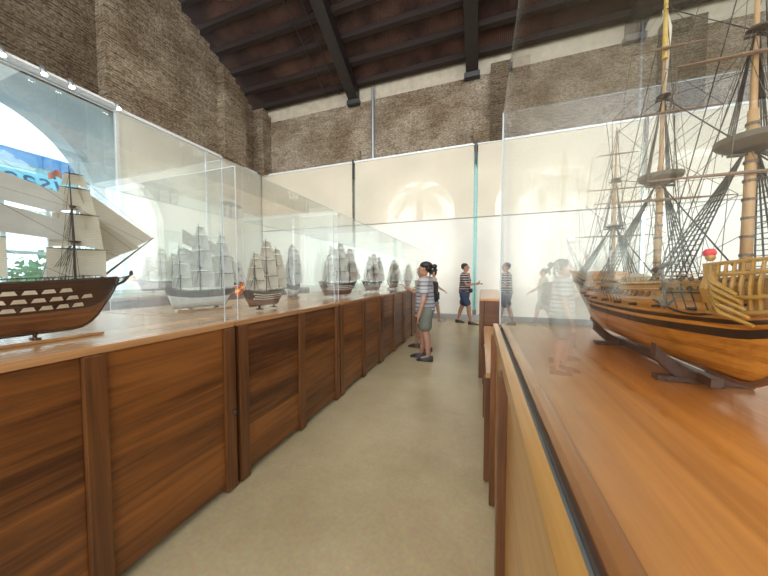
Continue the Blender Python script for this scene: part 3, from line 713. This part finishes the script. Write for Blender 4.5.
def cradle(t, L, D, B, board=True, m=None, xs=(-.26, -.02, .22), z0=.035):
    m = m or M['dark_wood']
    if board: MB().box(-L*.42, L*.42, -.05*B/.2, .05*B/.2, 0, .014).build('base_board', M['top'], t, bevel=.003)
    for x in xs:
        mb = MB(); mb.tube([(x*L, 0, .014), (x*L, 0, .022), (x*L, 0, z0+.004)], [.02, .007, .009], 8); mb.box(x*L-.008, x*L+.008, -.03, .03, .012, .022)
        mb.build('cradle', m, t)

ship1, f1 = make_ship('large brown three-deck ship with ivory gunports at the left edge', 1.08, .20, .215, ((.02, .90, .85), (.375, .82, .68), (-.30, .72, .8)), hull_br, 'ports', stripes=ports_band, brace=-1.1, base=.042, bsp_=(.17, .22), bow_rake=.05)
cradle(ship1, 1.08, .2, .2, z0=.042)
ship1.location = (-1.86, .40, CH+.001); ship1.rotation_euler = (0, 0, PI/2)
# spritsail and pennant
MB().grid(lambda u, v: (.62+.10*u, -.05+.10*v+.0*u, .285+.075*u-.055*v*(1-u*.3)+.0), 5, 5).build('spritsail', sailA, ship1, smooth=True)
MB().grid(lambda u, v: (.345-.045*u, .004*math.sin(u*6), .775-.03*v+.012*math.sin(u*5)), 6, 2).build('pennant', flat('faded_red_flag', (.55, .24, .18), .8), ship1)

ship3, f3 = make_ship('small brown ship flying a red and yellow flag in the second case', .50, .12, .11, ((.0, .63), (.15, .57), (-.155, .50)), hull_br, 'ports', stripes=lambda s, t_: 3 if s > .45 else 0, brace=-.8, sail_levels=4, fine=False, ropr=.0006, base=.045, jibs=False)
cradle(ship3, .5, .11, .12, False, xs=(-.2, .2), z0=.045)
MB().tube([(-.25, 0, .16), (-.285, 0, .25)], .0015, 5).build('flagstaff', spar_d, ship3)
mb = MB(); mb.grid(lambda u, v: (-.285-.085*u, .012*math.sin(u*7), .248-.07*v-.035*u), 9, 6)
mb.m = [1 if 2 <= (k % 6) <= 3 else 0 for k in range(54)]
mb.build('flag', [flat('flag_red', (.80, .05, .03), .7), flat('flag_yellow', (.95, .60, .02), .7)], ship3)
ship3.location = (-1.80, 1.98, CH+.001); ship3.rotation_euler = (0, 0, PI/2+.12)

ship2, f2 = make_ship('white-hulled ship with full sails in the second case, behind the flag-bearing ship', .52, .13, .13, ((-.03, .76), (.15, .70), (-.18, .55)), hull_wh, 'plain', stripes=lambda s, t_: 3 if s > .62 else 0, brace=-.8, sailm=sailB, fine=False, base=.03, ropr=.0006)
cradle(ship2, .52, .13, .14, True, xs=(-.2, .2), z0=.03)
ship2.location = (-2.33, 1.80, CH+.001); ship2.rotation_euler = (0, 0, PI/2-.25)
shipF, fF = make_ship('grey-sailed ship facing along the aisle in the third left case', .62, .17, .15, ((.0, .80), (.19, .74), (-.20, .62)), hull_br, 'ports', stripes=lambda s, t_: 3 if s > .5 else 0, brace=-.3, sailm=sailB, fine=False, ropr=.0007, base=.04)
cradle(shipF, .62, .15, .17, False, xs=(-.2, .2), z0=.04)
shipF.location = (-1.92, 3.55, CH+.001); shipF.rotation_euler = (0, 0, PI/2-.35)
def place(src, x, y, rz, lab, sc=1): return dup(src, (x, y, CH+.001), rz, lab, None, sc)
place(ship2, -2.45, 3.2, PI/2+.35, 'faint pale-sailed ship at the back of the third left case', 1.0)
place(shipF, -1.95, 4.95, PI/2-.2, 'full-sailed ship in the fourth left case', .95)
place(shipF, -1.98, 6.35, PI/2-.1, 'small grey-sailed ship in the fifth left case beside the visitor', .90)
place(shipF, -1.98, 7.75, PI/2, 'small ship in the far end case of the left row', .85)
place(ship3, -2.55, 4.7, PI/2+.3, 'grey-sailed ship at the back of the fourth left case', 1.1)
place(ship2, -5.2, 2.1, PI/2, 'grey ship on the far left row behind the first ship bowsprit', 1.0)
place(ship3, -5.3, 3.3, PI/2, 'ship on the far left row seen between the two glass cases', 1.3)
place(ship2, -5.3, 4.8, PI/2, 'ship on the far left row behind the flag-bearing ship', 1.0)

# large golden ship on the right
RB = .285; RL = 1.22; RDp = .215
def bandR(s, t_):
    if .45 < s < .54 or .60 < s < .63: return 1
    if s > .80: return 5
    return 0
shipR, fR = make_ship('large golden-hulled ship with bare masts and black rigging on the orange worktop', RL, RB, RDp, ((.02, 1.22, .78), (.36, 1.13, .85), (-.32, .97, .8)), hull_or, 'honey', sails=False, brace=0, spar=spar_l, yardm=flat('brown_yard', (.20, .12, .065), .6), ropr=.0013, base=.05, stripes=bandR, jibs=False, sail_levels=3)
shipR.location = (.572, 1.235, CH+.0); shipR.rotation_euler = (0, 0, -PI/2)
def on(u, s, off=0, sg=-1):
    q = fR(u, s); return Vector((q[0], sg*(q[1]+off), q[2]+.05))
# local -y is towards world ... both sides carved alike
for sg in (-1, 1):
    mb = MB()                                    # gilt mouldings
    for sv in (.66, .80, .93): mb.tube([on(u/40, sv, .001, sg) for u in range(1, 40)], .0028, 5)
    mb.build('moulding', goldwood, shipR)
    mb = MB()                                    # carved ornaments between mouldings
    for k in range(26):
        p = on(.10+.62*k/26, .865, .002, sg); mb.ball(p, (.012, .004, .007), 8); mb.ball(p+Vector((.008, 0, .006)), .004, 6); mb.ball(p+Vector((-.008, 0, -.005)), .0035, 6)
    mb.build('carved_frieze', flat('dark_carving', (.20, .08, .03), .5), shipR)
    mb = MB()                                    # channels with deadeyes
    for u0 in (.20, .48, .76):
        a, b = on(u0, .88, .0, sg), on(u0+.10, .88, .0, sg)
        mb.quadbox([a, b, b+Vector((0, sg*.02, 0)), a+Vector((0, sg*.02, 0)), a+Vector((0, 0, .004)), b+Vector((0, 0, .004)), b+Vector((0, sg*.02, .004)), a+Vector((0, sg*.02, .004))])
        for j in range(6):
            p = a.lerp(b, j/5)+Vector((0, sg*.018, .012)); mb.ball(p, .0055, 6); mb.ball(p+Vector((0, -sg*.002, .022)), .0055, 6); mb.tube([p, p+Vector((0, -sg*.015, -.05))], .0012, 4)
    mb.build('channel', spar_d, shipR)
    mb = MB()                                    # gun barrels
    for k in range(8):
        p = on(.22+.085*k, .72, 0, sg); mb.tube([p, p+Vector((0, sg*.018, 0))], [.005, .0035], 8)
    mb.build('gun_row', blackp, shipR)
    mb = MB()                                    # gilded head gallery with balusters at the bow
    for k in range(13):
        u = .855+.135*k/12; a = on(u, .70, .012, sg); b = on(u, 1.0, .016, sg)+Vector((0, 0, .035)); mb.tube([a, a.lerp(b, .5)+Vector((0, sg*.004, 0)), b], [.0028, .0042, .0026], 6)
    for sv, dz in ((.70, 0), (.84, 0), (1.0, .012), (1.0, .036)): mb.tube([on(.85+.145*k/12, sv, .014, sg)+Vector((0, 0, dz)) for k in range(13)], .0042, 6)
    mb.build('bow_gallery', gold, shipR)
    mb = MB()
    mb.grid(lambda u, v: on(.86+.13*u, .70+.28*v, .006, sg), 14, 4); mb.build('carved_panel', goldwood, shipR)
    mb = MB()                                    # standing gilt figure at the cathead
    p = on(.85, .80, .012, sg)
    mb.tube([p, p+Vector((.004, sg*.006, .03)), p+Vector((0, 0, .06)), p+Vector((.0, 0, .085))], [.008, .013, .009, .012], 8); mb.ball(p+Vector((0, 0, .098)), .009, 8)
    for k in range(5): mb.tube([p+Vector((0, 0, .07-.012*k)), p+Vector((.03+.006*k, sg*.012, .045-.016*k)), p+Vector((.07+.01*k, 0, .02-.014*k))], [.007, .0055, .003], 6)
    mb.build('gilt_figure', gold, shipR)
    mb = MB()                                    # anchor
    p = on(.765, .97, .020, sg)
    mb.tube([p+Vector((-.01, 0, .05)), p+Vector((.015, 0, -.05))], .0035, 6); mb.tube([p+Vector((-.035, 0, -.025)), p+Vector((.012, 0, -.055)), p+Vector((.05, 0, -.03))], [.002, .005, .002], 6); mb.tube([p+Vector((-.045, 0, .04)), p+Vector((.025, 0, .056))], .006, 6)
    mb.build('anchor', flat('anchor_iron', (.10, .075, .06), .5), shipR)
    mb = MB(); a = on(.72, .80, .006, sg); b = on(.90, .78, .008, sg); mb.tube([a.lerp(b, k/10)+Vector((0, 0, -.030*math.sin(PI*k/10))) for k in range(11)], .0028, 5); mb.build('anchor_cable', rope_d, shipR)
# deck houses, stove cap, boat
mb = MB(); zr = RDp+.05
mb.box(-.50, -.34, -.07, .07, zr-.01, zr+.05); mb.build('poop_house', hull_or, shipR, bevel=.004)
mb = MB(); mb.box(.10, .20, -.035, .035, zr-.01, zr+.022); mb.build('hatch', deckm, shipR, bevel=.003)
MB().ball((-.12, 0, zr+.02), (.09, .032, .022), 14).build('ship_boat', flat('boat_cream', (.62, .52, .36), .5), shipR, smooth=True)
MB().ball(on(.85, .80, .012, -1)+Vector((-.003, 0, .108)), (.011, .011, .010), 12).build('red_pompom', red_p, shipR, smooth=True)
# wooldings on lower masts, tall gilt top of the main mast, big round tops
for mx, mh in ((.02, 1.22), (.36, 1.13)):
    mb = MB()
    for k in range(9): z = zr+.03+.042*k; mb.tube([(mx, 0, z), (mx, 0, z+.006)], .0115, 10)
    mb.build('mast_band', flat('band_brown', (.14, .08, .045), .6), shipR)
    MB().tube([(mx, 0, zr-.04), (mx, 0, zr+.40)], [.0105, .0088], 12).build('lower_mast', spar_l, shipR, smooth=True)
    mb = MB(); z = zr+(mh-zr)*.36+.012
    mb.tube([(mx, 0, z-.012), (mx, 0, z), (mx, 0, z+.004), (mx, 0, z+.016)], [.034, .052, .056, .058], 24)
    mb.build('round_top', flat('dark_top', (.10, .075, .045), .5), shipR)
MB().tube([(.02, 0, 1.02), (.014, 0, 1.24)], [.008, .0055], 10).build('gilt_topmast', spar_g, shipR)
MB().tube([(.0, .012, .92), (.0, .014, 1.13), (.008, .0, 1.19)], [.0035, .011, .006], 10).build('furled_sail', flat('furled_canvas', (.82, .74, .58), .8), shipR, smooth=True)
MB().tube([(-.62, 0, zr+.02), (-.66, 0, zr+.17)], .002, 6).build('flagstaff', spar_l, shipR)
MB().grid(lambda u, v: (-.655-.03*u, .006*math.sin(u*9), zr+.165-.115*v-.03*u), 6, 6).build('flag', flat('ensign_red', (.62, .25, .22), .8), shipR)
mb = MB(); rnd = random.Random(3); RMS = ((.02, 1.22), (.36, 1.13), (-.32, .97))
for mx, mh in RMS:
    for hh, hl in ((.30, .19), (.60, .145), (.82, .095)):
        z = zr+(mh-zr)*hh
        for sg in (-1, 1):
            e = (mx+.012, sg*hl, z)
            seg(mb, e, (mx, 0, z+(mh-zr)*.16), .0009)
            seg(mb, e, (mx-.30, sg*.02, zr+(mh-zr)*max(.05, hh-.25)), .0009)
            if hh < .7: seg(mb, e, (mx-.02, sg*.12, zr+.01), .0008)
    for k in range(9):
        seg(mb, (mx+rnd.uniform(-.01, .01), rnd.uniform(-.03, .03), zr+(mh-zr)*rnd.choice((.36, .6, .66, .8))), (mx+rnd.uniform(-.12, .12), rnd.choice((-1, 1))*rnd.uniform(.05, .13), zr+.01), .0007)
mb.build('running_rigging', rope_l, shipR)
# cradle of two shaped bearers and a keel bar
for x, wdt in ((-.20, .105), (.24, .105)):
    mb = MB(); n = 14
    for k in range(n):
        a, b = -1+2*k/n, -1+2*(k+1)/n
        za, zb_ = .022+.075*abs(a)**1.7, .022+.075*abs(b)**1.7; ba, bb = .012*(1-abs(a)**6)*0, 0
        mb.quadbox([(x-.011, a*wdt, max(0, za-.035)), (x+.011, a*wdt, max(0, za-.035)), (x+.011, b*wdt, max(0, zb_-.035)), (x-.011, b*wdt, max(0, zb_-.035)), (x-.011, a*wdt, za+.006), (x+.011, a*wdt, za+.006), (x+.011, b*wdt, zb_+.006), (x-.011, b*wdt, zb_+.006)])
    mb.box(x-.014, x+.014, -wdt*.95, wdt*.95, 0, .014)
    mb.build('cradle', M['dark_wood'], shipR)
MB().box(-.26, .30, -.014, .014, .006, .030).build('keel_bar', M['dark_wood'], shipR, bevel=.003)

# ------------------------------------------------------------------ people
def skin_mesh(verts, edges, radii, sub=2, root=0):
    me = bpy.data.meshes.new('tmp'); me.from_pydata(verts, edges, []); o = bpy.data.objects.new('tmp', me); COL.objects.link(o)
    o.modifiers.new('s', 'SKIN').use_smooth_shade = True
    for v, r in zip(me.skin_vertices[0].data, radii): v.radius = r if isinstance(r, tuple) else (r, r)
    me.skin_vertices[0].data[root].use_root = True
    ss = o.modifiers.new('u', 'SUBSURF'); ss.levels = sub; ss.render_levels = sub
    bpy.context.view_layer.update()
    r = bpy.data.meshes.new_from_object(o.evaluated_get(bpy.context.evaluated_depsgraph_get()))
    COL.objects.unlink(o); bpy.data.objects.remove(o)
    return r
def link_mesh(name, me, mats, parent, extra=None):
    if extra:
        bm = bmesh.new(); bm.from_mesh(me)
        em = bpy.data.meshes.new('x'); em.from_pydata(extra.v, [], extra.f); bm.from_mesh(em); bmesh.ops.recalc_face_normals(bm, faces=bm.faces); bm.to_mesh(me); bm.free()
    me.materials.clear(); me.materials.append(mats); me.polygons.foreach_set('use_smooth', [True]*len(me.polygons))
    o = bpy.data.objects.new(name, me); COL.objects.link(o); o.parent = parent; return o
def striped(name, stops, scale):
    m, nt, b = mat(name)
    g = N(nt, 'ShaderNodeTexCoord'); sp = N(nt, 'ShaderNodeSeparateXYZ'); nt.links.new(g.outputs['Object'], sp.inputs[0])
    mu = N(nt, 'ShaderNodeMath', operation='MULTIPLY'); nt.links.new(sp.outputs[2], mu.inputs[0]); mu.inputs[1].default_value = scale
    fr = N(nt, 'ShaderNodeMath', operation='FRACT'); nt.links.new(mu.outputs[0], fr.inputs[0])
    rp = N(nt, 'ShaderNodeValToRGB'); rp.color_ramp.interpolation = 'CONSTANT'
    while len(rp.color_ramp.elements) < len(stops): rp.color_ramp.elements.new(.5)
    for e, (p, c) in zip(rp.color_ramp.elements, stops): e.position = p; e.color = c+(1,)
    nt.links.new(fr.outputs[0], rp.inputs[0]); nt.links.new(rp.outputs[0], b.inputs['Base Color']); b.inputs['Roughness'].default_value = .9
    return m
def person(label, loc, rz, H, shirt, shorts, shoe, armR, armL, stride=.06, hair='bun', skin=None, shirt_drop=.0, hold=None, extra=None):
    """local: faces +x, left = +y; armX = (elbow, hand) in units of height"""
    skin = skin or M['skin']; k = H
    t = thing('person', label, 'person', loc, rz)
    V = []; E = []; R = []
    def add(p, r, par=None):
        V.append(tuple(c*k for c in p)); R.append(tuple(q*k for q in r) if isinstance(r, tuple) else r*k)
        if par is not None: E.append((par, len(V)-1))
        return len(V)-1
    pel = add((0, 0, .53), (.070, .060)); sp1 = add((.0, 0, .62), (.070, .055), pel); ch = add((.004, 0, .73), (.092, .065), sp1); nb = add((-.002, 0, .81), (.06, .05), ch)
    nk = add((.006, 0, .85), .031, nb); jw = add((.018, 0, .885), (.037, .044), nk); hd = add((.010, 0, .935), (.048, .058), jw); cr = add((.006, 0, .975), (.03, .036), hd)
    legs = []; arms = []
    for sg, st in ((-1, stride), (1, -stride)):
        hp = add((.0, sg*.048, .48), .048, pel); kn = add((st*.55+.012, sg*.052, .285), .036, hp); cf = add((st*.7, sg*.052, .20), .033, kn); an = add((st, sg*.052, .045), .019, cf); to = add((st+.07, sg*.058, .018), .018, an)
        legs.append((hp, kn, an, to, st, sg))
    hands = MB()
    for sg, (el, ha) in ((-1, armR), (1, armL)):
        sh = add((0, sg*.105, .795), .036, nb); e = add(el, .023, sh); w = add(ha, .0155, e)
        d = (Vector(ha)-Vector(el)).normalized(); pm = add(tuple(Vector(ha)+d*.03), (.020, .013), w); arms.append((sh, e, w))
        side = Vector((0, 0, 1)).cross(d); side = side.normalized() if side.length > .2 else Vector((1, 0, 0)); nn = d.cross(side)
        palm_ = (Vector(ha)+d*.04)*k
        for j in range(4):
            o_ = (j-1.5)*.0085*k; l = (.036, .043, .040, .031)[j]*k
            p0 = palm_+side*o_; hands.tube([p0, p0+d*l*.5-nn*.002*k, p0+d*l*.85-nn*.012*k, p0+d*l*.8-nn*.022*k], [.0050*k, .0046*k, .004*k, .0032*k], 6)
        p0 = palm_-d*.025*k+side*.016*k; hands.tube([p0, p0+side*.014*k+d*.012*k, p0+side*.012*k+d*.030*k-nn*.008*k], [.006*k, .0052*k, .004*k], 6)
    # nose, ears, eyes sockets
    hands.ball((.063*k, 0, .918*k), (.010*k, .007*k, .013*k), 8)
    for sg in (-1, 1): hands.ball((.004*k, sg*.050*k, .918*k), (.010*k, .005*k, .017*k), 8)
    body = link_mesh('body', skin_mesh(V, E, R), skin, t, hands)
    mb = MB()
    for sg in (-1, 1): mb.ball((.056*k, sg*.019*k, .932*k), (.004*k, .007*k, .004*k), 6)
    mb.ball((.058*k, 0, .893*k), (.004*k, .014*k, .003*k), 6); mb.build('face_details', M['hair'], t)
    hs = 1 if hair == 'bun' else .93
    mb = MB(); mb.ball((-.006*k, 0, .953*k), (.058*k*hs, .051*k*hs, .046*k*hs), 14)
    mb.ball((-.022*k, 0, .930*k), (.040*k*hs, .046*k*hs, .046*k*hs), 12)
    if hair == 'bun': mb.ball((-.078*k, 0, .945*k), (.026*k, .024*k, .026*k), 10); mb.tube([(-.07*k, 0, .94*k), (-.095*k, 0, .91*k), (-.085*k, 0, .86*k)], [.014*k, .012*k, .005*k], 8)
    mb.build('hair', M['hair'], t, smooth=True)
    # shirt
    v2 = [V[sp1], V[ch], V[nb], (V[pel][0], 0, V[pel][2]-.045*k-shirt_drop)]; r2 = [(R[sp1][0]+.024*k, R[sp1][1]+.027*k), (R[ch][0]+.012*k, R[ch][1]+.014*k), (.068*k, .052*k), (.108*k, .106*k)]
    e2 = [(0, 1), (1, 2), (0, 3)]
    for sh, e, w in arms:
        n = len(v2); pe = tuple(Vector(V[sh]).lerp(Vector(V[e]), .85)); v2 += [V[sh], pe]; r2 += [(.046*k,)*2, (.042*k,)*2]; e2 += [(2, n), (n, n+1)]
    link_mesh('shirt', skin_mesh(v2, e2, r2), shirt, t)
    v3 = [(0, 0, .575*k), (0, 0, .50*k)]; r3 = [(.090*k, .086*k), (.094*k, .090*k)]; e3 = [(0, 1)]
    for hp, kn, an, to, st, sg in legs:
        n = len(v3); v3 += [(V[hp][0], V[hp][1], .44*k), tuple(Vector(V[hp]).lerp(Vector(V[kn]), .98))]; r3 += [(.070*k,)*2, (.060*k,)*2]; e3 += [(1, n), (n, n+1)]
    link_mesh('shorts', skin_mesh(v3, e3, r3), shorts, t)
    for hp, kn, an, to, st, sg in legs:
        c = (V[an][0], V[an][1]); ln = .085*k
        mb = MB()
        mb.grid(lambda u, v: (c[0]-.04*k+.145*k*u, c[1]+(.028+.006*math.sin(PI*u))*k*math.cos(PI*v)*(math.sin(PI*min(1, .12+u*.8))**.5), .004+(.062-.035*u)*k*math.sin(PI*v)*(math.sin(PI*min(.96, .18+u*.8))**.4)), 10, 8)
        mb.quadbox([(c[0]-.04*k, c[1]-.024*k, 0), (c[0]+.1*k, c[1]-.026*k, 0), (c[0]+.1*k, c[1]+.026*k, 0), (c[0]-.04*k, c[1]+.024*k, 0), (c[0]-.035*k, c[1]-.022*k, .02), (c[0]+.095*k, c[1]-.024*k, .016), (c[0]+.095*k, c[1]+.024*k, .016), (c[0]-.035*k, c[1]+.022*k, .02)])
        mb.build('shoe', shoe, t, smooth=True)
    return t
st1 = striped('grey_white_stripes', [(0, (.36, .34, .34)), (.22, (.17, .15, .16)), (.34, (.42, .40, .39)), (.60, (.22, .19, .19)), (.68, (.44, .42, .40)), (.86, (.15, .14, .15))], 5.5)
st2 = striped('black_white_pattern', [(0, (.04, .03, .03)), (.3, (.42, .38, .36)), (.45, (.05, .035, .03)), (.7, (.20, .10, .08)), (.85, (.45, .42, .40))], 7)
p1 = person('person with black hair bun, striped grey shirt and grey-green shorts, hand raised by the cabinet', (-.89, 4.66, 0), math.radians(186), 1.67, st1, M['khaki'], M['shoe'],
            ((.10, -.14, .66), (.185, -.13, .725)), ((.0, .15, .62), (.04, .155, .47)), stride=.035, shirt_drop=.05)
p2 = person('person in dark top with a black backpack, mostly hidden behind the striped visitor', (-1.06, 5.28, 0), math.radians(170), 1.62, M['grey_cloth'], M['black_cloth'], M['shoe_brown'],
            ((.0, -.13, .64), (.02, -.13, .49)), ((.0, .13, .62), (.02, .13, .48)), stride=.10, hair='bun')
p3 = person('man in dark patterned shirt and navy shorts reading his phone by the fabric wall', (-.46, 8.66, 0), math.radians(-10), 1.83, st2, M['navy'], M['shoe'],
            ((.05, -.14, .64), (.19, -.07, .66)), ((.05, .14, .64), (.19, .05, .66)), stride=.11, hair='short', skin=M['skin_tan'])
p4 = person('person stepping along the fabric wall, only a leg showing past the striped visitor', (-1.42, 8.75, 0), math.radians(5), 1.66, M['pale_skirt'], M['grey_cloth'], M['sole'],
            ((.10, -.14, .66), (.2, -.18, .60)), ((-.08, .15, .66), (-.16, .2, .56)), stride=-.13, hair='short')
p1.scale = (1.14, 1.14, 1); p3.scale = (1.08, 1.08, 1)
# carried things
def atp(p, x, y, z):
    c, s = math.cos(p.rotation_euler.z), math.sin(p.rotation_euler.z); return (p.location.x+x*c-y*s, p.location.y+x*s+y*c, z)
ph = MB().box(-.008, .008, -.035, .035, -.07, .07).build('phone', M['phone'], bevel=.003); ph.location = atp(p3, .40, -.01, 1.235); ph.rotation_euler = (0, .6, p3.rotation_euler.z); tag(ph, 'dark phone held in both hands of the man in navy shorts', 'phone')
ph2 = MB().box(-.008, .008, -.035, .035, -.05, .06).build('phone', flat('pale_phone', (.55, .56, .58), .3), bevel=.003); ph2.location = atp(p1, .385, -.215, 1.27); ph2.rotation_euler = (0, .2, p1.rotation_euler.z); tag(ph2, 'pale phone in the raised hand of the striped visitor', 'phone')
bp = thing('backpack', 'black backpack worn by the visitor behind the striped shirt', 'backpack', atp(p2, -.21, 0, 1.12), p2.rotation_euler.z)
mb = MB(); mb.box(-.07, .07, -.14, .14, -.2, .2); mb.build('bag_body', M['black_cloth'], bp, bevel=.05, smooth=True)
mb = MB(); mb.box(-.10, -.06, -.10, .10, -.15, .0); mb.build('front_pocket', M['black_cloth'], bp, bevel=.02, smooth=True)
for sg in (-1, 1): MB().tube([(.06, sg*.09, .17), (.14, sg*.10, .23), (.28, sg*.11, .16), (.27, sg*.11, -.02), (.07, sg*.11, -.15)], .014, 6).build('strap', M['black_cloth'], bp, smooth=True)
wb_ = thing('waist_bag', 'small black waist bag on the man in navy shorts', 'bag', atp(p3, .02, 0, 1.01), p3.rotation_euler.z)
MB().box(.13, .20, -.09, .09, -.07, .05).build('pouch', M['black_cloth'], wb_, bevel=.02, smooth=True)
mb = MB(); mb.tube([(.16*math.cos(a*PI/12), .19*math.sin(a*PI/12), 0) for a in range(25)], .014, 6, cap=False); mb.build('belt', M['black_cloth'], wb_)
